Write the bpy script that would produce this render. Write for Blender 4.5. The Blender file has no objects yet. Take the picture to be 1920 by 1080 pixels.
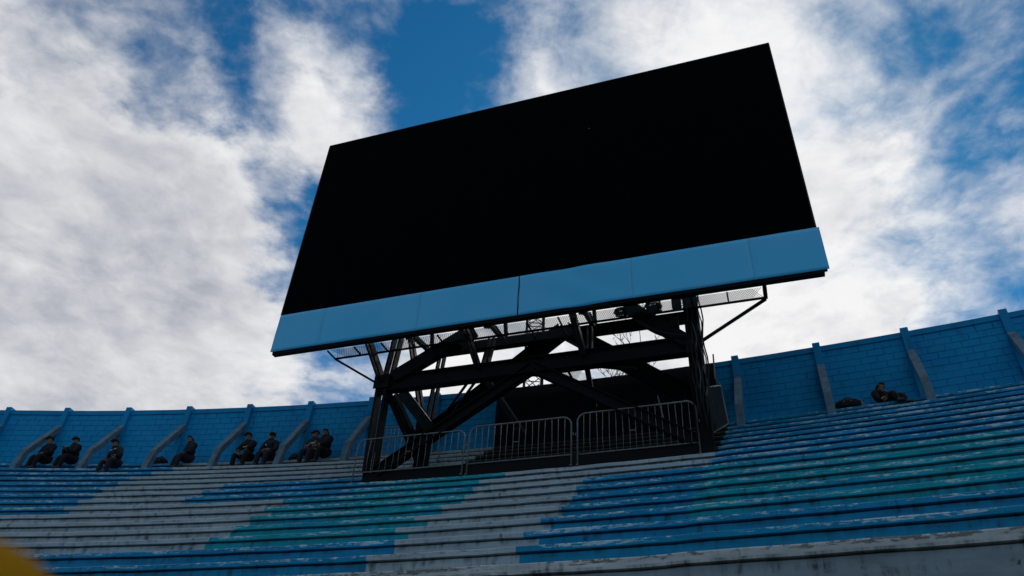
import bpy, bmesh, math, random
from mathutils import Vector, Matrix, noise as mnoise

random.seed(7)
S = bpy.context.scene
COL = S.collection
EYE = 1.6                      # camera height above the pitch

# ------------------------------------------------------------------ camera
pitch, roll = math.radians(36.85), math.radians(3.7)
fw = Vector((0, math.cos(pitch), math.sin(pitch)))
up0 = Vector((0, -math.sin(pitch), math.cos(pitch)))
rt0 = Vector((1, 0, 0))
rt = rt0 * math.cos(roll) + up0 * math.sin(roll)
up = up0 * math.cos(roll) - rt0 * math.sin(roll)
cam_d = bpy.data.cameras.new('camera')
cam = bpy.data.objects.new('camera', cam_d); COL.objects.link(cam)
m = Matrix((rt, up, -fw)).transposed().to_4x4()
m.translation = (0, 0, EYE)
cam.matrix_world = m
cam_d.sensor_width = 36.0
cam_d.lens = 36.0 * 1395 / 1920
cam_d.clip_start = 0.05
cam_d.clip_end = 5000
cam_d.dof.use_dof = True
cam_d.dof.focus_distance = 19.0
cam_d.dof.aperture_fstop = 2.8
S.camera = cam

# ------------------------------------------------------------------ sky, sun, exposure
SUN_AZ, SUN_EL = math.radians(23), math.radians(43)   # behind the scoreboard
world = bpy.data.worlds.new('World'); S.world = world; world.use_nodes = True
wn, wl = world.node_tree.nodes, world.node_tree.links
wn.clear()


def N(tree, typ, **kw):
    n = tree.nodes.new(typ)
    for k, v in kw.items():
        setattr(n, k, v)
    return n


def math_node(tree, op, a, b=None, c=None, clamp=False):
    n = tree.nodes.new('ShaderNodeMath'); n.operation = op; n.use_clamp = clamp
    for i, v in enumerate((a, b, c)):
        if v is None:
            continue
        if isinstance(v, (int, float)):
            n.inputs[i].default_value = v
        else:
            tree.links.new(v, n.inputs[i])
    return n.outputs[0]


def map_range(tree, v, a, b, c, d, smooth=True):
    n = tree.nodes.new('ShaderNodeMapRange')
    n.interpolation_type = 'SMOOTHSTEP' if smooth else 'LINEAR'
    tree.links.new(v, n.inputs[0])
    for i, x in enumerate((a, b, c, d)):
        n.inputs[i + 1].default_value = x
    return n.outputs[0]


def mix_rgb(tree, fac, a, b, mode='MIX'):
    n = tree.nodes.new('ShaderNodeMix'); n.data_type = 'RGBA'; n.blend_type = mode
    for sock, v in ((n.inputs[0], fac), (n.inputs[6], a), (n.inputs[7], b)):
        if isinstance(v, (int, float)):
            sock.default_value = v
        elif isinstance(v, tuple):
            sock.default_value = v if len(v) == 4 else v + (1,)
        else:
            tree.links.new(v, sock)
    return n.outputs[2]


def noise_node(tree, vec, scale, detail=4, rough=0.55, dist=0.0, lac=2.0):
    n = tree.nodes.new('ShaderNodeTexNoise')
    n.inputs['Scale'].default_value = scale
    n.inputs['Detail'].default_value = detail
    n.inputs['Roughness'].default_value = rough
    n.inputs['Distortion'].default_value = dist
    n.inputs['Lacunarity'].default_value = lac
    if vec is not None:
        tree.links.new(vec, n.inputs['Vector'])
    return n


wt = world.node_tree
geo = N(wt, 'ShaderNodeTexCoord')
nishita = N(wt, 'ShaderNodeTexSky', sky_type='NISHITA', sun_disc=False)
nishita.sun_elevation = SUN_EL
nishita.sun_rotation = SUN_AZ
nishita.altitude = 900
nishita.air_density = 1.0
nishita.dust_density = 0.3
nishita.ozone_density = 3.0
SKY = 0.075
blue = mix_rgb(wt, 1.0, nishita.outputs[0], (0.14 * SKY, 0.82 * SKY, 1.10 * SKY), 'MULTIPLY')
dirn = geo.outputs['Generated']
sep = N(wt, 'ShaderNodeSeparateXYZ'); wl.new(dirn, sep.inputs[0])
zc = math_node(wt, 'MAXIMUM', sep.outputs[2], 0.02)
zc = math_node(wt, 'ADD', zc, 0.12)
comb = N(wt, 'ShaderNodeCombineXYZ')
wl.new(math_node(wt, 'DIVIDE', sep.outputs[0], zc), comb.inputs[0])
wl.new(math_node(wt, 'DIVIDE', sep.outputs[1], zc), comb.inputs[1])
plane = comb.outputs[0]
# where the cloud banks and the blue gaps stand: direction, angular radius (deg), weight
BANKS = [
    ((-0.527, 0.586, 0.615), 12.1, 0.50),
    ((-0.537, 0.721, 0.437), 13.3, 0.50),
    ((-0.426, 0.748, 0.510), 10.6, 0.50),
    ((-0.358, 0.720, 0.594), 6.1, 0.30),
    ((-0.305, 0.825, 0.475), 6.1, 0.30),
    ((-0.232, 0.604, 0.763), 6.1, 0.15),
    ((-0.232, 0.649, 0.725), 4.1, 0.12),
    ((0.042, 0.585, 0.810), 6.1, 0.15),
    ((0.235, 0.533, 0.813), 6.5, 0.30),
    ((0.403, 0.561, 0.723), 9.0, 0.10),
    ((0.437, 0.656, 0.615), 10.6, 0.20),
    ((0.333, 0.766, 0.550), 10.6, 0.55),
    ((0.035, 0.855, 0.518), 13.3, 0.40),
    ((-0.374, 0.539, 0.755), 7.8, -0.46),
    ((-0.404, 0.586, 0.702), 4.5, -0.25),
    ((-0.331, 0.630, 0.703), 3.7, -0.20),
    ((-0.099, 0.632, 0.769), 5.3, -0.36),
    ((-0.148, 0.573, 0.806), 4.1, -0.20),
    ((-0.028, 0.562, 0.827), 3.3, -0.05),
    ((-0.291, 0.735, 0.613), 4.5, -0.65),
    ((-0.254, 0.723, 0.642), 3.3, -0.20),
    ((-0.214, 0.855, 0.472), 3.3, -0.30),
    ((0.490, 0.487, 0.723), 6.1, -0.25),
    ((0.410, 0.662, 0.627), 4.5, -0.20),
    ((0.545, 0.649, 0.531), 4.1, -0.25),
    ((0.401, 0.610, 0.683), 3.7, -0.15),
    ((0.479, 0.594, 0.646), 2.9, -0.20),
]
cov = None
wob_n = noise_node(wt, plane, 5.0, 6, 0.6)
wob_s = N(wt, 'ShaderNodeVectorMath', operation='SUBTRACT'); wl.new(wob_n.outputs['Color'], wob_s.inputs[0]); wob_s.inputs[1].default_value = (0.5, 0.5, 0.5)
wob_m = N(wt, 'ShaderNodeVectorMath', operation='SCALE'); wl.new(wob_s.outputs[0], wob_m.inputs[0]); wob_m.inputs['Scale'].default_value = 0.20
wob_d = N(wt, 'ShaderNodeVectorMath', operation='ADD'); wl.new(dirn, wob_d.inputs[0]); wl.new(wob_m.outputs[0], wob_d.inputs[1])
wob_u = N(wt, 'ShaderNodeVectorMath', operation='NORMALIZE'); wl.new(wob_d.outputs[0], wob_u.inputs[0])
for (dx, dy, dz), rad, w in BANKS:
    dot = N(wt, 'ShaderNodeVectorMath', operation='DOT_PRODUCT')
    nrm = Vector((dx, dy, dz)).normalized()
    dot.inputs[1].default_value = nrm
    wl.new(wob_u.outputs[0], dot.inputs[0])
    v = map_range(wt, dot.outputs['Value'], math.cos(math.radians(rad * 1.35)), math.cos(math.radians(rad * 0.25)), 0.0, w)
    cov = v if cov is None else math_node(wt, 'ADD', cov, v)
warp = noise_node(wt, plane, 2.4, 4, 0.55)
wv = N(wt, 'ShaderNodeVectorMath', operation='SCALE'); wl.new(warp.outputs['Color'], wv.inputs[0]); wv.inputs['Scale'].default_value = 0.16
pw = N(wt, 'ShaderNodeVectorMath', operation='ADD'); wl.new(plane, pw.inputs[0]); wl.new(wv.outputs[0], pw.inputs[1])
n_big = noise_node(wt, pw.outputs[0], 3.3, 11, 0.565, 0.05)
n_puff = noise_node(wt, pw.outputs[0], 14.0, 8, 0.6, 0.1)
puff = math_node(wt, 'SUBTRACT', n_puff.outputs['Fac'], 0.5)
nn = math_node(wt, 'MULTIPLY_ADD', math_node(wt, 'SUBTRACT', n_big.outputs['Fac'], 0.5), 2.3, 0.55)
nn = math_node(wt, 'MULTIPLY_ADD', puff, 0.75, nn)
dens = math_node(wt, 'ADD', nn, cov)
mask = map_range(wt, dens, 0.14, 1.12, 0.0, 1.0)
thick = map_range(wt, dens, 0.9, 2.0, 0.0, 1.0)
n_sh = noise_node(wt, pw.outputs[0], 4.2, 8, 0.58, 0.2)
shade = math_node(wt, 'MULTIPLY_ADD', math_node(wt, 'SUBTRACT', n_sh.outputs['Fac'], 0.5), 1.3, 0.62)
shade = math_node(wt, 'MULTIPLY_ADD', puff, 0.75, shade)
shade = math_node(wt, 'MULTIPLY_ADD', thick, -0.22, shade)
sunw = N(wt, 'ShaderNodeVectorMath', operation='DOT_PRODUCT'); wl.new(dirn, sunw.inputs[0])
sunw.inputs[1].default_value = (math.sin(SUN_AZ) * math.cos(SUN_EL), math.cos(SUN_AZ) * math.cos(SUN_EL), math.sin(SUN_EL))
glow = map_range(wt, sunw.outputs['Value'], 0.72, 1.0, 0.0, 0.35)
shade = math_node(wt, 'ADD', shade, glow, clamp=True)
cloud = mix_rgb(wt, shade, (0.27, 0.30, 0.37), (0.92, 0.915, 0.92))
skyc = mix_rgb(wt, mask, blue, cloud)
bg = N(wt, 'ShaderNodeBackground'); wl.new(skyc, bg.inputs['Color']); bg.inputs['Strength'].default_value = 1.0
wo = N(wt, 'ShaderNodeOutputWorld'); wl.new(bg.outputs[0], wo.inputs[0])

sd = bpy.data.lights.new('sun', 'SUN'); sd.energy = 1.2; sd.angle = math.radians(12); sd.color = (1.0, 0.95, 0.88)
sun = bpy.data.objects.new('sun', sd); COL.objects.link(sun)
sdir = Vector((math.sin(SUN_AZ) * math.cos(SUN_EL), math.cos(SUN_AZ) * math.cos(SUN_EL), math.sin(SUN_EL)))
sun.rotation_euler = sdir.to_track_quat('Z', 'Y').to_euler()
sun.location = (0, 0, 60)

S.view_settings.view_transform = 'Standard'
S.view_settings.look = 'None'
S.view_settings.exposure = 0.0
S.view_settings.gamma = 1.0
S.render.engine = 'CYCLES'

# ------------------------------------------------------------------ helpers


def link(name, me, mats=(), parent=None, kind=None):
    o = bpy.data.objects.new(name, me); COL.objects.link(o)
    if isinstance(mats, bpy.types.Material):
        mats = (mats,)
    if me is not None and not me.materials:
        for mt in mats:
            me.materials.append(mt)
    if parent is not None:
        o.parent = parent
        o.matrix_parent_inverse = parent.matrix_basis.inverted()
    if kind:
        o['kind'] = kind
    return o


def thing(name, label, cat, loc=(0, 0, 0), group=None):
    o = bpy.data.objects.new(name, None); COL.objects.link(o)
    o.location = loc; o.empty_display_size = 0.3
    o['label'] = label; o['category'] = cat
    if group:
        o['group'] = group
    return o


def tag(o, label, cat, group=None):
    o['label'] = label; o['category'] = cat
    if group:
        o['group'] = group
    return o


class MB:
    """collects faces for one mesh"""
    def __init__(self):
        self.v = []; self.f = []; self.mi = []; self.uv = []

    def face(self, idx, mi=0, uv=None):
        self.f.append(tuple(idx)); self.mi.append(mi)
        self.uv.append(uv if uv else [(0, 0)] * len(idx))

    def box(self, o, ax, ay, az, mi=0):
        """o corner/centre, half axes vectors"""
        b = len(self.v)
        for sz in (-1, 1):
            for sy in (-1, 1):
                for sx in (-1, 1):
                    self.v.append(tuple(o + ax * sx + ay * sy + az * sz))
        for q in ((0, 2, 3, 1), (4, 5, 7, 6), (0, 1, 5, 4), (2, 6, 7, 3), (0, 4, 6, 2), (1, 3, 7, 5)):
            self.face([b + i for i in q], mi)

    def beam(self, p0, p1, w, h, ref=Vector((0, 0, 1)), mi=0):
        """box along p0-p1; w across (perp to ref), h along ref"""
        p0, p1 = Vector(p0), Vector(p1)
        d = p1 - p0; L = d.length; d /= L
        s = d.cross(ref)
        if s.length < 1e-4:
            s = d.cross(Vector((1, 0, 0)))
        s.normalize(); u = s.cross(d).normalized()
        self.box((p0 + p1) / 2, d * (L / 2), s * (w / 2), u * (h / 2), mi)

    def tube(self, pts, r, n=8, closed=False, mi=0, cap=True):
        pts = [Vector(p) for p in pts]
        rr = r if isinstance(r, (list, tuple)) else [r] * len(pts)
        b0 = len(self.v); prev = None
        for i, p in enumerate(pts):
            a = pts[i - 1] if i else (pts[-1] if closed else p)
            c = pts[i + 1] if i < len(pts) - 1 else (pts[0] if closed else p)
            t = (c - a).normalized()
            if prev is None:
                s = t.orthogonal().normalized()
            else:
                s = (prev - t * prev.dot(t))
                s = s.normalized() if s.length > 1e-6 else t.orthogonal().normalized()
            prev = s; u = t.cross(s)
            for k in range(n):
                an = 2 * math.pi * k / n
                self.v.append(tuple(p + (s * math.cos(an) + u * math.sin(an)) * rr[i]))
        m_ = len(pts)
        for i in range(m_ if closed else m_ - 1):
            j = (i + 1) % m_
            for k in range(n):
                l = (k + 1) % n
                self.face([b0 + i * n + k, b0 + i * n + l, b0 + j * n + l, b0 + j * n + k], mi)
        if cap and not closed:
            self.face([b0 + k for k in range(n)][::-1], mi)
            self.face([b0 + (m_ - 1) * n + k for k in range(n)], mi)

    def lathe(self, prof, n=20, o=Vector((0, 0, 0)), mi=0):
        b0 = len(self.v)
        for r, z in prof:
            for k in range(n):
                an = 2 * math.pi * k / n
                self.v.append((o.x + r * math.cos(an), o.y + r * math.sin(an), o.z + z))
        for i in range(len(prof) - 1):
            for k in range(n):
                l = (k + 1) % n
                self.face([b0 + i * n + k, b0 + i * n + l, b0 + (i + 1) * n + l, b0 + (i + 1) * n + k], mi)
        self.face([b0 + k for k in range(n)][::-1], mi)
        self.face([b0 + (len(prof) - 1) * n + k for k in range(n)], mi)

    def mesh(self, name, smooth=False):
        me = bpy.data.meshes.new(name)
        me.from_pydata(self.v, [], self.f)
        me.polygons.foreach_set('material_index', self.mi)
        if smooth:
            me.polygons.foreach_set('use_smooth', [True] * len(self.f))
        uvl = me.uv_layers.new(name='UVMap')
        flat = []
        for u in self.uv:
            for a in u:
                flat.extend(a)
        uvl.data.foreach_set('uv', flat)
        me.update()
        return me

    def build(self, name, mats, parent=None, kind=None, smooth=False):
        return link(name, self.mesh(name, smooth), mats, parent, kind)


def bevel(o, w, seg=2):
    md = o.modifiers.new('bevel', 'BEVEL'); md.width = w; md.segments = seg; md.limit_method = 'ANGLE'
    return o

# ------------------------------------------------------------------ materials


def new_mat(name):
    mt = bpy.data.materials.new(name); mt.use_nodes = True
    t = mt.node_tree; b = t.nodes['Principled BSDF']
    return mt, t, b


def simple(name, col, rough=0.6, metal=0.0, var=0.25, scale=6.0, bump=0.0, spec=0.3):
    mt, t, b = new_mat(name)
    tc = N(t, 'ShaderNodeTexCoord')
    n1 = noise_node(t, tc.outputs['Object'], scale, 6, 0.6)
    f = map_range(t, n1.outputs['Fac'], 0.3, 0.7, 1 - var, 1 + var, False)
    c = mix_rgb(t, 1.0, tuple(col), (1, 1, 1), 'MULTIPLY')
    hv = N(t, 'ShaderNodeHueSaturation'); t.links.new(c, hv.inputs['Color']); t.links.new(f, hv.inputs['Value'])
    t.links.new(hv.outputs[0], b.inputs['Base Color'])
    b.inputs['Roughness'].default_value = rough
    b.inputs['Metallic'].default_value = metal
    b.inputs['Specular IOR Level'].default_value = spec
    t.links.new(map_range(t, n1.outputs['Fac'], 0.3, 0.7, max(rough - .12, 0.05), min(rough + .12, 1), False), b.inputs['Roughness'])
    if bump:
        bp = N(t, 'ShaderNodeBump'); bp.inputs['Strength'].default_value = bump; bp.inputs['Distance'].default_value = 0.02
        n2 = noise_node(t, tc.outputs['Object'], scale * 6, 5, 0.65)
        t.links.new(n2.outputs['Fac'], bp.inputs['Height']); t.links.new(bp.outputs[0], b.inputs['Normal'])
    return mt


def painted_step(name, col, wear_col=(0.42, 0.43, 0.42), amount=0.5, dirt_shade=0.55, other=None):
    """chipped paint on concrete; UV in metres: u along the row, v below the nose edge"""
    mt, t, b = new_mat(name)
    uv = N(t, 'ShaderNodeUVMap'); tc = N(t, 'ShaderNodeTexCoord')
    sp = N(t, 'ShaderNodeSeparateXYZ'); t.links.new(uv.outputs[0], sp.inputs[0])
    v = sp.outputs[1]
    mp = N(t, 'ShaderNodeMapping'); mp.inputs['Scale'].default_value = (0.55, 2.6, 1)
    t.links.new(uv.outputs[0], mp.inputs[0])
    # broad fading of the paint
    nb = noise_node(t, mp.outputs[0], 1.6, 5, 0.6)
    val = map_range(t, nb.outputs['Fac'], 0.3, 0.7, 0.72, 1.2, False)
    base = tuple(col)
    if other:
        no = noise_node(t, mp.outputs[0], 0.9, 4, 0.5)
        base = mix_rgb(t, map_range(t, no.outputs['Fac'], 0.45, 0.62, 0, 1), tuple(col), tuple(other))
    else:
        base = mix_rgb(t, 0.0, tuple(col), tuple(col))
    hv = N(t, 'ShaderNodeHueSaturation'); t.links.new(base, hv.inputs['Color']); t.links.new(val, hv.inputs['Value'])
    # chips: worst along the nose
    nc = noise_node(t, mp.outputs[0], 9.0, 10, 0.72, 0.5)
    npatch = noise_node(t, mp.outputs[0], 0.8, 3, 0.5)
    edge = map_range(t, v, 0.03, 0.095, 0.27, 0.0)
    chip = math_node(t, 'ADD', nc.outputs['Fac'], edge)
    chip = math_node(t, 'MULTIPLY_ADD', math_node(t, 'SUBTRACT', npatch.outputs['Fac'], 0.5), 0.55, chip)
    cm = map_range(t, chip, 0.93 - 0.22 * amount, 1.0 - 0.22 * amount, 0, 1)
    ng = noise_node(t, tc.outputs['Object'], 14, 5, 0.7)
    wc = mix_rgb(t, ng.outputs['Fac'], tuple(x * 0.55 for x in wear_col), tuple(min(1, x * 1.35) for x in wear_col))
    c1 = mix_rgb(t, cm, hv.outputs[0], wc)
    # grime runs down the riser, mould blotches
    mp2 = N(t, 'ShaderNodeMapping'); mp2.inputs['Scale'].default_value = (3.2, 0.55, 1)
    t.links.new(uv.outputs[0], mp2.inputs[0])
    nd = noise_node(t, mp2.outputs[0], 2.2, 7, 0.65, 0.3)
    nm = noise_node(t, mp.outputs[0], 1.3, 6, 0.65)
    gm = math_node(t, 'MULTIPLY', map_range(t, nd.outputs['Fac'], 0.46, 0.72, 0, 1), map_range(t, nm.outputs['Fac'], 0.42, 0.66, 0, 1))
    gm = math_node(t, 'MULTIPLY', gm, dirt_shade * 1.5, clamp=True)
    c2 = mix_rgb(t, gm, c1, (0.018, 0.02, 0.017))
    # overhang shade put into the colour below the nose, patchy along the row
    nf = noise_node(t, mp2.outputs[0], 1.1, 6, 0.7, 0.2)
    nose_shade = math_node(t, 'MULTIPLY', map_range(t, v, 0.10, 0.24, 1, 0), map_range(t, v, 0.08, 0.10, 0, 1))
    nose_shade = math_node(t, 'MULTIPLY', nose_shade, map_range(t, nf.outputs['Fac'], 0.42, 0.66, 0.05, 0.8))
    c2 = mix_rgb(t, math_node(t, 'MULTIPLY', nose_shade, min(1, dirt_shade * 1.4)), c2, (0.02, 0.026, 0.026))
    # hairline crack stains / spots
    ns = noise_node(t, tc.outputs['Object'], 7.0, 3, 0.5)
    sm = map_range(t, ns.outputs['Fac'], 0.70, 0.76, 0, 0.8)
    c3 = mix_rgb(t, sm, c2, (0.02, 0.022, 0.02))
    t.links.new(c3, b.inputs['Base Color'])
    b.inputs['Roughness'].default_value = 0.62
    b.inputs['Specular IOR Level'].default_value = 0.15
    t.links.new(map_range(t, cm, 0, 1, 0.5, 0.9, False), b.inputs['Roughness'])
    bp = N(t, 'ShaderNodeBump'); bp.inputs['Strength'].default_value = 0.5; bp.inputs['Distance'].default_value = 0.012
    hgt = math_node(t, 'MULTIPLY_ADD', cm, -0.35, ng.outputs['Fac'])
    t.links.new(hgt, bp.inputs['Height']); t.links.new(bp.outputs[0], b.inputs['Normal'])
    return mt


M = {}
BLUE = (0.004, 0.105, 0.36)
M['blue'] = painted_step('blue_step_paint', (0.001, 0.225, 0.42), (0.42, 0.58, 0.65), 0.72, 0.65)
M['teal'] = painted_step('teal_step_paint', (0.001, 0.31, 0.39), (0.42, 0.58, 0.6), 0.7, 0.65, (0.001, 0.27, 0.42))
M['white'] = painted_step('white_step_paint', (0.36, 0.42, 0.455), (0.22, 0.22, 0.21), 0.40, 0.7)
M['darkish'] = painted_step('darkened_step', (0.022, 0.022, 0.017), (0.03, 0.024, 0.014), 0.4, 0.6, (0.016, 0.024, 0.01))  # darkness of the rows under the scoreboard put into the colour
M['lip'] = painted_step('worn_lip_concrete', (0.48, 0.50, 0.50), (0.18, 0.18, 0.17), 0.75, 0.9)
M['front'] = painted_step('front_wall_render', (0.22, 0.27, 0.30), (0.14, 0.15, 0.15), 0.05, 0.8)


def wall_paint(name, c0, c1):
    mt, t, b = new_mat(name)
    g = N(t, 'ShaderNodeNewGeometry')
    n1 = noise_node(t, g.outputs['Position'], 0.9, 5, 0.6)
    n2 = noise_node(t, g.outputs['Position'], 9, 6, 0.65)
    mp = N(t, 'ShaderNodeMapping'); mp.inputs['Scale'].default_value = (2.2, 2.2, 0.35); t.links.new(g.outputs['Position'], mp.inputs[0])
    n3 = noise_node(t, mp.outputs[0], 1.6, 6, 0.6)
    c = mix_rgb(t, map_range(t, n1.outputs['Fac'], 0.32, 0.68, 0, 1), c0, c1)
    c = mix_rgb(t, map_range(t, n3.outputs['Fac'], 0.52, 0.75, 0, 0.45), c, (0.004, 0.06, 0.16))
    n4 = noise_node(t, g.outputs['Position'], 0.55, 3, 0.5)
    c = mix_rgb(t, map_range(t, n4.outputs['Fac'], 0.56, 0.60, 0, 0.35), c, (0.004, 0.30, 0.58))
    c = mix_rgb(t, map_range(t, n2.outputs['Fac'], 0.66, 0.78, 0, 0.6), c, (0.02, 0.10, 0.2))
    t.links.new(c, b.inputs['Base Color']); b.inputs['Roughness'].default_value = 0.6; b.inputs['Specular IOR Level'].default_value = 0.15
    bp = N(t, 'ShaderNodeBump'); bp.inputs['Strength'].default_value = 0.35; bp.inputs['Distance'].default_value = 0.01
    t.links.new(n2.outputs['Fac'], bp.inputs['Height']); t.links.new(bp.outputs[0], b.inputs['Normal'])
    return mt


M['block'] = wall_paint('blue_block_paint', (0.001, 0.235, 0.50), (0.001, 0.28, 0.56))
M['mortar'] = wall_paint('blue_mortar_joint', (0.001, 0.18, 0.40), (0.001, 0.20, 0.42))
M['coping'] = wall_paint('blue_coping_paint', (0.001, 0.21, 0.45), (0.001, 0.24, 0.49))
M['buttress'] = simple('bare_buttress_concrete', (0.10, 0.165, 0.21), 0.85, 0, 0.4, 4, 0.5)
M['concrete'] = simple('plain_concrete', (0.25, 0.25, 0.24), 0.85, 0, 0.3, 2, 0.4)
M['steel'] = simple('black_painted_steel', (0.006, 0.006, 0.007), 0.7, 0.0, 0.35, 5, 0.15, 0.10)
M['steel_web'] = simple('weathered_dark_steel', (0.05, 0.05, 0.048), 0.6, 0.0, 0.4, 7, 0.2)
M['led'] = simple('black_led_face', (0.0016, 0.0018, 0.0024), 0.9, 0.0, 0.2, 1.5, 0, 0.02)
M['case'] = simple('black_cabinet_edge', (0.008, 0.008, 0.009), 0.6, 0.0, 0.2, 3)
M['galv'] = simple('galvanised_tube', (0.16, 0.165, 0.17), 0.55, 0.35, 0.4, 14)
M['grate'] = simple('expanded_metal', (0.16, 0.16, 0.16), 0.6, 0.2, 0.3, 20)
M['cable'] = simple('black_cable', (0.008, 0.008, 0.009), 0.5, 0, 0.3, 12, 0, 0.2)
M['backing'] = simple('black_backing_sheet', (0.006, 0.0065, 0.008), 0.7, 0, 0.4, 2, 0, 0.05)
M['panel'] = simple('grey_green_mesh_panel', (0.016, 0.023, 0.021), 0.8, 0, 0.35, 6, 0, 0.1)


def banner():
    mt, t, b = new_mat('light_blue_fascia_vinyl')
    g = N(t, 'ShaderNodeNewGeometry')
    n1 = noise_node(t, g.outputs['Position'], 0.5, 4, 0.5)
    n2 = noise_node(t, g.outputs['Position'], 7, 5, 0.6)
    c = mix_rgb(t, map_range(t, n1.outputs['Fac'], 0.3, 0.7, 0, 1), (0.065, 0.47, 0.80), (0.04, 0.46, 0.80))
    c = mix_rgb(t, map_range(t, n2.outputs['Fac'], 0.55, 0.8, 0, 0.2), c, (0.10, 0.47, 0.76))
    t.links.new(c, b.inputs['Base Color']); b.inputs['Roughness'].default_value = 0.45
    return mt


M['fascia'] = banner()
M['uniform'] = simple('navy_black_uniform', (0.013, 0.015, 0.023), 0.85, 0, 0.3, 12, 0.3)
M['uniform2'] = simple('black_uniform', (0.007, 0.007, 0.008), 0.85, 0, 0.3, 12, 0.3)
M['skin'] = simple('skin', (0.22, 0.12, 0.075), 0.55, 0, 0.15, 20)
M['boot'] = simple('black_boot_leather', (0.008, 0.008, 0.008), 0.4, 0, 0.2, 20)
M['patch'] = simple('white_badge', (0.55, 0.55, 0.52), 0.5, 0, 0.1, 20)
M['ypatch'] = simple('yellow_badge', (0.5, 0.38, 0.08), 0.5, 0, 0.1, 20)
M['bag'] = simple('black_bag_cloth', (0.010, 0.010, 0.012), 0.85, 0, 0.3, 12, 0.4)
M['paleblue'] = simple('pale_blue_plastic', (0.06, 0.28, 0.40), 0.45, 0, 0.15, 8)
M['yellow'] = simple('orange_yellow_padding', (0.40, 0.18, 0.004), 0.8, 0, 0.12, 4, 0, 0.05)
M['bark'] = simple('dark_bark', (0.045, 0.038, 0.032), 0.9, 0, 0.4, 10, 0.5)
M['leaf'] = simple('dark_green_leaf', (0.04, 0.06, 0.02), 0.7, 0, 0.4, 8)


def ground_mat():
    mt, t, b = new_mat('pitch_grass')
    g = N(t, 'ShaderNodeNewGeometry')
    n1 = noise_node(t, g.outputs['Position'], 0.15, 6, 0.6)
    n2 = noise_node(t, g.outputs['Position'], 14, 5, 0.7)
    c = mix_rgb(t, n1.outputs['Fac'], (0.035, 0.065, 0.02), (0.07, 0.09, 0.035))
    c = mix_rgb(t, map_range(t, n2.outputs['Fac'], 0.4, 0.7, 0, 0.5), c, (0.09, 0.085, 0.05))
    t.links.new(c, b.inputs['Base Color']); b.inputs['Roughness'].default_value = 0.9
    return mt


M['grass'] = ground_mat()
M['track'] = simple('grey_perimeter_track', (0.16, 0.155, 0.15), 0.85, 0, 0.2, 0.7, 0.3)

# ------------------------------------------------------------------ plan of the stand (z relative to eye, EYE added in P())
CX, CY, R = -26.4975, -55.6908, 80.8087     # centre of the bowl's end curve, radius of the top row's nose
RISE, TREAD, ZTOP = 0.4508, 0.6992, 9.544   # step height and depth, top row level above the eye
RW, ZW = R + 0.70, 11.90                    # blue wall face radius and top
A0, A1 = -6.0, 54.0                         # extent along the curve (metres at radius R)


def P(a, r, z):
    ph = a / R
    return Vector((CX + r * math.sin(ph), CY + r * math.cos(ph), z + EYE))


def frame(a):
    """tangent (towards larger a), inward normal (towards the pitch)"""
    ph = a / R
    return Vector((math.cos(ph), -math.sin(ph), 0)), Vector((-math.sin(ph), -math.cos(ph), 0))


def row_z(k):
    return ZTOP - k * RISE


def row_r(k):
    return R - k * TREAD


# ------------------------------------------------------------------ ground
mb = MB(); g = 2500.0; nseg = 10
for i in range(nseg + 1):
    for j in range(nseg + 1):
        mb.v.append((-g + 2 * g * i / nseg, -g + 2 * g * j / nseg, 0))
for i in range(nseg):
    for j in range(nseg):
        a = i * (nseg + 1) + j
        mb.face([a, a + nseg + 1, a + nseg + 2, a + 1])
mb.build('ground', M['grass'], kind='structure')
mb = MB()
rr0, rr1 = row_r(15) + 0.05, row_r(15) - 6.5
for i in range(121):
    a = A0 + (A1 - A0) * i / 120
    for r in (rr0, rr1):
        p = P(a, r, 0); mb.v.append((p.x, p.y, 0.004))
for i in range(120):
    mb.face([2 * i, 2 * i + 1, 2 * i + 3, 2 * i + 2])
mb.build('running_track', M['track'], kind='structure')

# ------------------------------------------------------------------ grandstand
stand = thing('grandstand', 'curved concrete terrace of worn steps painted blue, teal and white', 'grandstand', P(27, R, -EYE))
MATS = [M['blue'], M['teal'], M['white'], M['darkish'], M['lip'], M['front']]
BLU, TEA, WHI, DRK, LIP, FRO = range(6)


def paint_runs(k):
    """colour boundaries along row k: list of (start a, colour)"""
    j = lambda: random.uniform(-0.06, 0.06)
    right = [(33.62, BLU if k <= 7 or k >= 13 else TEA), (46.5, WHI)]
    if k <= 5:
        left = [(A0, BLU), (16.2 + 0.05 * k + j() * 3, WHI)]
        if k == 5:
            left = [(A0, BLU), (16.5, WHI), (20.2 + j(), BLU)]
        return left + [(26.75 + j(), DRK)] + right
    if k <= 7:
        mid = [(28.55 + j(), WHI)]
        left = [(A0, BLU), (16.9 + 0.3 * (k - 6) + j(), WHI), (20.3 + j(), BLU), (25.1 + j(), TEA)]
    elif k <= 12:
        mid = [(28.5 + j(), WHI), (31.05 + 0.04 * (k - 8) + j(), BLU)]
        left = [(A0, BLU), ((17.7 if k <= 8 else 12.0) + j(), WHI), (23.9 + 0.08 * (k - 9) + j(), TEA)]
    else:
        mid = [(28.68 + j(), WHI), (31.27 + j(), BLU)]
        left = [(A0, BLU)]
    return left + mid + right


def colour_at(runs, a):
    c = runs[0][1]
    for s, cc in runs:
        if a >= s:
            c = cc
    return c


def wob(a, k, s=1.0):
    return mnoise.noise(Vector((a * 1.3, k * 7.7, s * 3.1)))


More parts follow.
